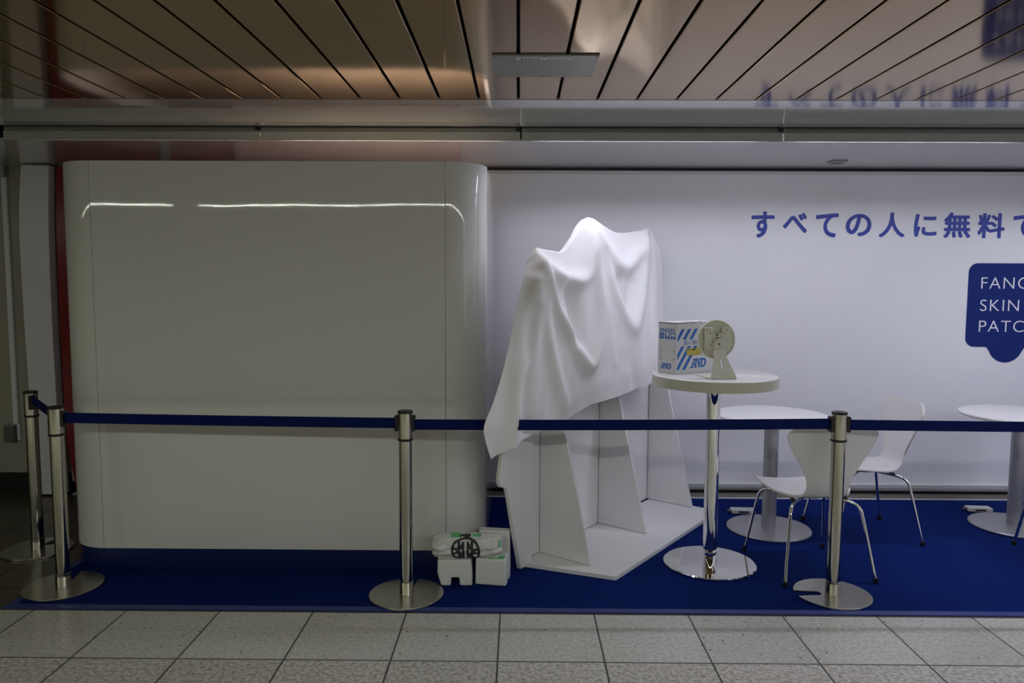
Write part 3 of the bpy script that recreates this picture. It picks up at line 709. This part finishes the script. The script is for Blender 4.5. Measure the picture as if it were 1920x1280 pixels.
# ------------------------------------------------------------------ bare screen stand on the bar table
ms = empty('screen_stand', (1.074, 3.922, cz), R(10.6), 'cream screen stand with a round plate and slotted arm on the bar table', 'stand')
bm = bmesh.new(); prism(bm, [(-.073, -.022), (.073, -.022), (.073, .155), (-.073, .155)], 0, .004, lambda u, v, t: (u, v, t)); link('foot_plate', bm, M['cream'], ms, bevel=.001)
BX('rubber_pad', -.070, .070, -.021, .153, -.0006, .0006, M['plastic'], ms)
# arm: tapering sheet with a slot, leaning back
def armfn(u, v, t): return (u, -.022 + .062 * (v / .14) ** 1.15 - t, .003 + v)
outl = [(-.073, 0), (.073, 0), (.070, .014), (.038, .105), (.034, .145), (-.034, .145), (-.038, .105), (-.070, .014)]
slot = [(-.013, .052), (-.005, .052), (-.005, .096), (-.013, .096)]
bm = bmesh.new()
fr = [bm.verts.new(armfn(u, v, .004)) for u, v in outl]; bk = [bm.verts.new(armfn(u, v, 0)) for u, v in outl]
fs = [bm.verts.new(armfn(u + .010, v, .004)) for u, v in slot]; bs = [bm.verts.new(armfn(u + .010, v, 0)) for u, v in slot]
for V_, Q_ in ((fr, fs), (bk, bs)):
    bm.faces.new((V_[0], V_[1], Q_[1], Q_[0])); bm.faces.new((V_[1], V_[2], V_[3], Q_[2], Q_[1])); bm.faces.new((V_[3], V_[4], V_[5], V_[6], Q_[3], Q_[2])); bm.faces.new((V_[6], V_[7], V_[0], Q_[0], Q_[3]))
for i in range(8): bm.faces.new((fr[i], fr[(i + 1) % 8], bk[(i + 1) % 8], bk[i]))
for i in range(4): bm.faces.new((fs[i], fs[(i + 1) % 4], bs[(i + 1) % 4], bs[i]))
link('arm', bm, M['cream'], ms, bevel=.0012)
dc = Vector((.004, .076, .202)); tl = R(4)
def dfn(x, z, t): return Vector((dc.x + x, dc.y + t * math.cos(tl) + z * math.sin(tl), dc.z + z * math.cos(tl) - t * math.sin(tl)))
bm = bmesh.new(); n = 72
prof = [(.1045, 0), (.1070, -.004), (.1070, -.010), (.1035, -.014), (.0975, -.014), (.0940, -.009)]
rg = [[bm.verts.new(dfn(r * math.cos(2 * math.pi * i / n), r * math.sin(2 * math.pi * i / n), t_ + .014)) for i in range(n)] for r, t_ in prof]
for a, b in zip(rg, rg[1:]):
    for i in range(n): bm.faces.new((a[i], a[(i + 1) % n], b[(i + 1) % n], b[i])).smooth = True
bm.faces.new(rg[0]); bm.faces.new(rg[-1][::-1])
link('round_plate', bm, M['cream'], ms)
for sx in (-1, 1):
    bm = bmesh.new()
    P_ = [(sx * .072, -.060), (sx * .026, -.060), (sx * .026, .066), (sx * .072, .066)]
    prism(bm, P_, -.010, .006, lambda u, v, t: dfn(u - .003, v, t)); link('mount_rail', bm, M['cream'], ms, bevel=.003)
    for a, b in ((.058, .050), (.040, .034), (.058, -.048), (.042, -.030)):
        bm = bmesh.new(); prism(bm, [(sx * a + .0028 * math.cos(R(q)), b + .0028 * math.sin(R(q))) for q in range(0, 360, 45)], -.0110, -.0095, lambda u, v, t: dfn(u - .003, v, t)); link('screw', bm, M['ink'], ms)
bm = bmesh.new(); prism(bm, [(-.027, -.060), (.027, -.060), (.027, .035), (-.027, .035)], -.008, .006, lambda u, v, t: dfn(u - .003, v, t)); link('hub_cover', bm, M['cream'], ms, bevel=.003)
bm = bmesh.new()
prism(bm, [(.036 * math.cos(R(q)), -.030 + .034 * math.sin(R(q))) for q in range(0, 360, 12)], -.022, -.006, lambda u, v, t: dfn(u + .002, v, t)); link('tilt_hub', bm, M['cream'], ms, bevel=.006, seg=3)
bm = bmesh.new()
for a, b, w_, h_ in ((-.012, .020, .014, .010), (-.009, .006, .016, .007), (-.004, -.030, .012, .010)):
    prism(bm, [(a, b), (a + w_, b), (a + w_, b + h_), (a, b + h_)], -.0090 if b > 0 else -.0226, -.0075 if b > 0 else -.0215, lambda u, v, t: dfn(u, v, t))
link('cast_marks', bm, M['greyplastic'], ms)

# ------------------------------------------------------------------ foam packing blocks and bag
def foam(pts, y0, y1, loc, rz, label, depth_bevel=.010):
    bm = bmesh.new(); prism(bm, pts, y0, y1, lambda u, v, t: (u, t, v))
    o = link('foam_block', bm, M['foam'], bevel=depth_bevel, seg=3); o.location = loc; o.rotation_euler = (0, 0, R(rz))
    return tag(o, label, 'foam block', 'white foam packing blocks')
foam([(-.082, 0), (-.030, 0), (-.030, .044), (.012, .044), (.016, 0), (.082, 0), (.080, .07), (.074, .140), (-.100, .140), (-.102, .07)], 0, .15, (-.316, 3.785, FZ), 2, 'white foam block with a notch in its foot, left under the rolled bag')
bm = bmesh.new()
prism(bm, [(0, 0), (.052, 0), (.052, .048), (.088, .048), (.088, 0), (.14, 0), (.14, .142), (0, .142)], -.080, .080, lambda u, v, t: (t * (1 + .04 * (1 - v / .142)), u, v))
o = link('foam_block', bm, M['foam'], bevel=.009, seg=3); o.location = (-.140, 3.795, FZ); o.rotation_euler = (0, 0, R(-9))
tag(o, 'white foam block right under the rolled bag, with green label on top', 'foam block', 'white foam packing blocks')
foam([(-.095, 0), (.080, 0), (.078, .232), (-.090, .238)], 0, .060, (-.120, 3.968, FZ), -3, 'tall white foam block standing upright behind the other blocks', .008)
tag(BX('green_label', -.150, -.066, 3.800, 3.838, FZ + .1425, FZ + .1445, M['green']), 'green paper label lying on the right-hand foam block', 'label')

bgc = Vector((-.264, 3.845, FZ + .1985)); rb = .063
bag = empty('rolled_bag', bgc, R(-1), 'rolled white plastic bag with black round emblem lying on the foam blocks', 'bag')
rng = np.random.RandomState(3)
ph = rng.rand(12) * 6.28
def bagr(x, a):
    t = (x + .185) / .37
    end = min(1, max(0, min(t, 1 - t)) / .10) ** .45
    r = rb * (.60 + .40 * end)
    cr_ = .0030 * math.sin(9 * a + ph[0] + 30 * x) + .0025 * math.sin(5 * a + ph[1] - 42 * x) + .002 * math.sin(14 * a + 60 * x + ph[2])
    r += cr_ * (1.0 + 2.0 * max(0, abs(x) / .185 - .6))
    return r
def bagp(x, a, o=0.):
    r = bagr(x, a) + o
    return Vector((x + .004 * math.sin(3 * a + ph[3]) * abs(x) / .18, r * math.cos(a), r * math.sin(a) * .97))
bm = bmesh.new(); rg = []
for i in range(91):
    x = -.185 + .37 * i / 90; rg.append([bm.verts.new(bagp(x, 2 * math.pi * k / 72)) for k in range(72)])
for a, b in zip(rg, rg[1:]):
    for k in range(72): bm.faces.new((a[k], a[(k + 1) % 72], b[(k + 1) % 72], b[k]))
for r_, sx in ((rg[0], -1), (rg[-1], 1)):
    c_ = bm.verts.new((sx * .178, 0, .002))
    for k in range(72): bm.faces.new((r_[k], r_[(k + 1) % 72], c_))
link('bag_body', bm, M['bag'], bag, smooth=True)
def skin(bm, x0, x1, a0, a1, o=.0012, nx=8, na=8, f=None):
    """patch lying on the roll between x0..x1 and angles a0..a1; f may bend it"""
    V_ = []
    for i in range(nx + 1):
        row = []
        for k in range(na + 1):
            x, a = x0 + (x1 - x0) * i / nx, a0 + (a1 - a0) * k / na
            row.append(bm.verts.new(bagp(x, a, o)))
        V_.append(row)
    for i in range(nx):
        for k in range(na): bm.faces.new((V_[i][k], V_[i + 1][k], V_[i + 1][k + 1], V_[i][k + 1]))
def stroke(bm, pts, w_, o=.0026):
    """ribbon on the roll; pts are (x, h) with h measured up the front from the axis, wrapping round the roll"""
    P_ = []
    for (a, b), (c_, d_) in zip(pts, pts[1:]):
        for t_ in np.linspace(0, 1, 15)[:-1]: P_.append((a + (c_ - a) * t_, b + (d_ - b) * t_))
    P_.append(pts[-1]); L_ = []; n_ = len(P_)
    for i, (x, h) in enumerate(P_):
        x2, h2 = P_[min(i + 1, n_ - 1)]; x1, h1 = P_[max(i - 1, 0)]
        dx, dh = x2 - x1, h2 - h1; l = math.hypot(dx, dh) + 1e-9; nx_, nh = -dh / l * w_ / 2, dx / l * w_ / 2
        L_.append([bm.verts.new(bagp(x + s_ * nx_, math.pi - (h + s_ * nh) / rb, o)) for s_ in (-1, -.5, 0, .5, 1)])
    for a, b in zip(L_, L_[1:]):
        for k in range(4): bm.faces.new((a[k], b[k], b[k + 1], a[k + 1]))
# emblem: ring with two mirrored key-like figures and a centre post
bm = bmesh.new(); ex = -.005; eh = -.010; er = .070
stroke(bm, [(ex + er * math.cos(R(q)), eh + er * 1.0 * math.sin(R(q))) for q in range(0, 361, 10)], .0130)
for sx in (-1, 1):
    X_ = lambda a: ex + sx * a
    stroke(bm, [(X_(.012), eh + .050), (X_(.012), eh - .056)], .0130)
    stroke(bm, [(X_(.034), eh + .054), (X_(.034), eh + .018), (X_(.034), eh - .020), (X_(.034), eh - .056)], .0130)
    stroke(bm, [(X_(.034), eh + .016), (X_(.020), eh + .016), (X_(.018), eh + .038)], .0125)
    stroke(bm, [(X_(.034), eh - .018), (X_(.022), eh - .018), (X_(.020), eh - .046)], .0125)
    stroke(bm, [(X_(.064), eh + .010), (X_(.046), eh + .010), (X_(.046), eh - .012), (X_(.064), eh - .012)], .0125)
for k in (-1, 1): stroke(bm, [(ex + .012, eh + k * .012), (ex + .034, eh + k * .012)], .002)
link('black_emblem', bm, M['ink'], bag, smooth=True)
bm = bmesh.new()
stroke(bm, [(ex - .024, .082), (ex + .024, .082)], .026); stroke(bm, [(ex - .010, .078), (ex + .004, .062), (ex + .018, .072)], .010); stroke(bm, [(ex + .010, .070), (ex + .016, .060)], .006)
stroke(bm, [(ex - .034, .070), (ex - .010, .074)], .007)
link('black_crest', bm, M['ink'], bag, smooth=True)
bm = bmesh.new(); skin(bm, -.088, -.030, math.pi - 1.02, math.pi - 1.62, .0013); link('green_patch', bm, M['green'], bag, smooth=True)
bm = bmesh.new(); skin(bm, .028, .072, math.pi - 1.15, math.pi - 1.65, .0013); link('green_patch', bm, M['green'], bag, smooth=True)
bm = bmesh.new(); skin(bm, .168, .180, math.pi - .2, math.pi - .9, .0015); link('green_patch', bm, M['green'], bag, smooth=True)
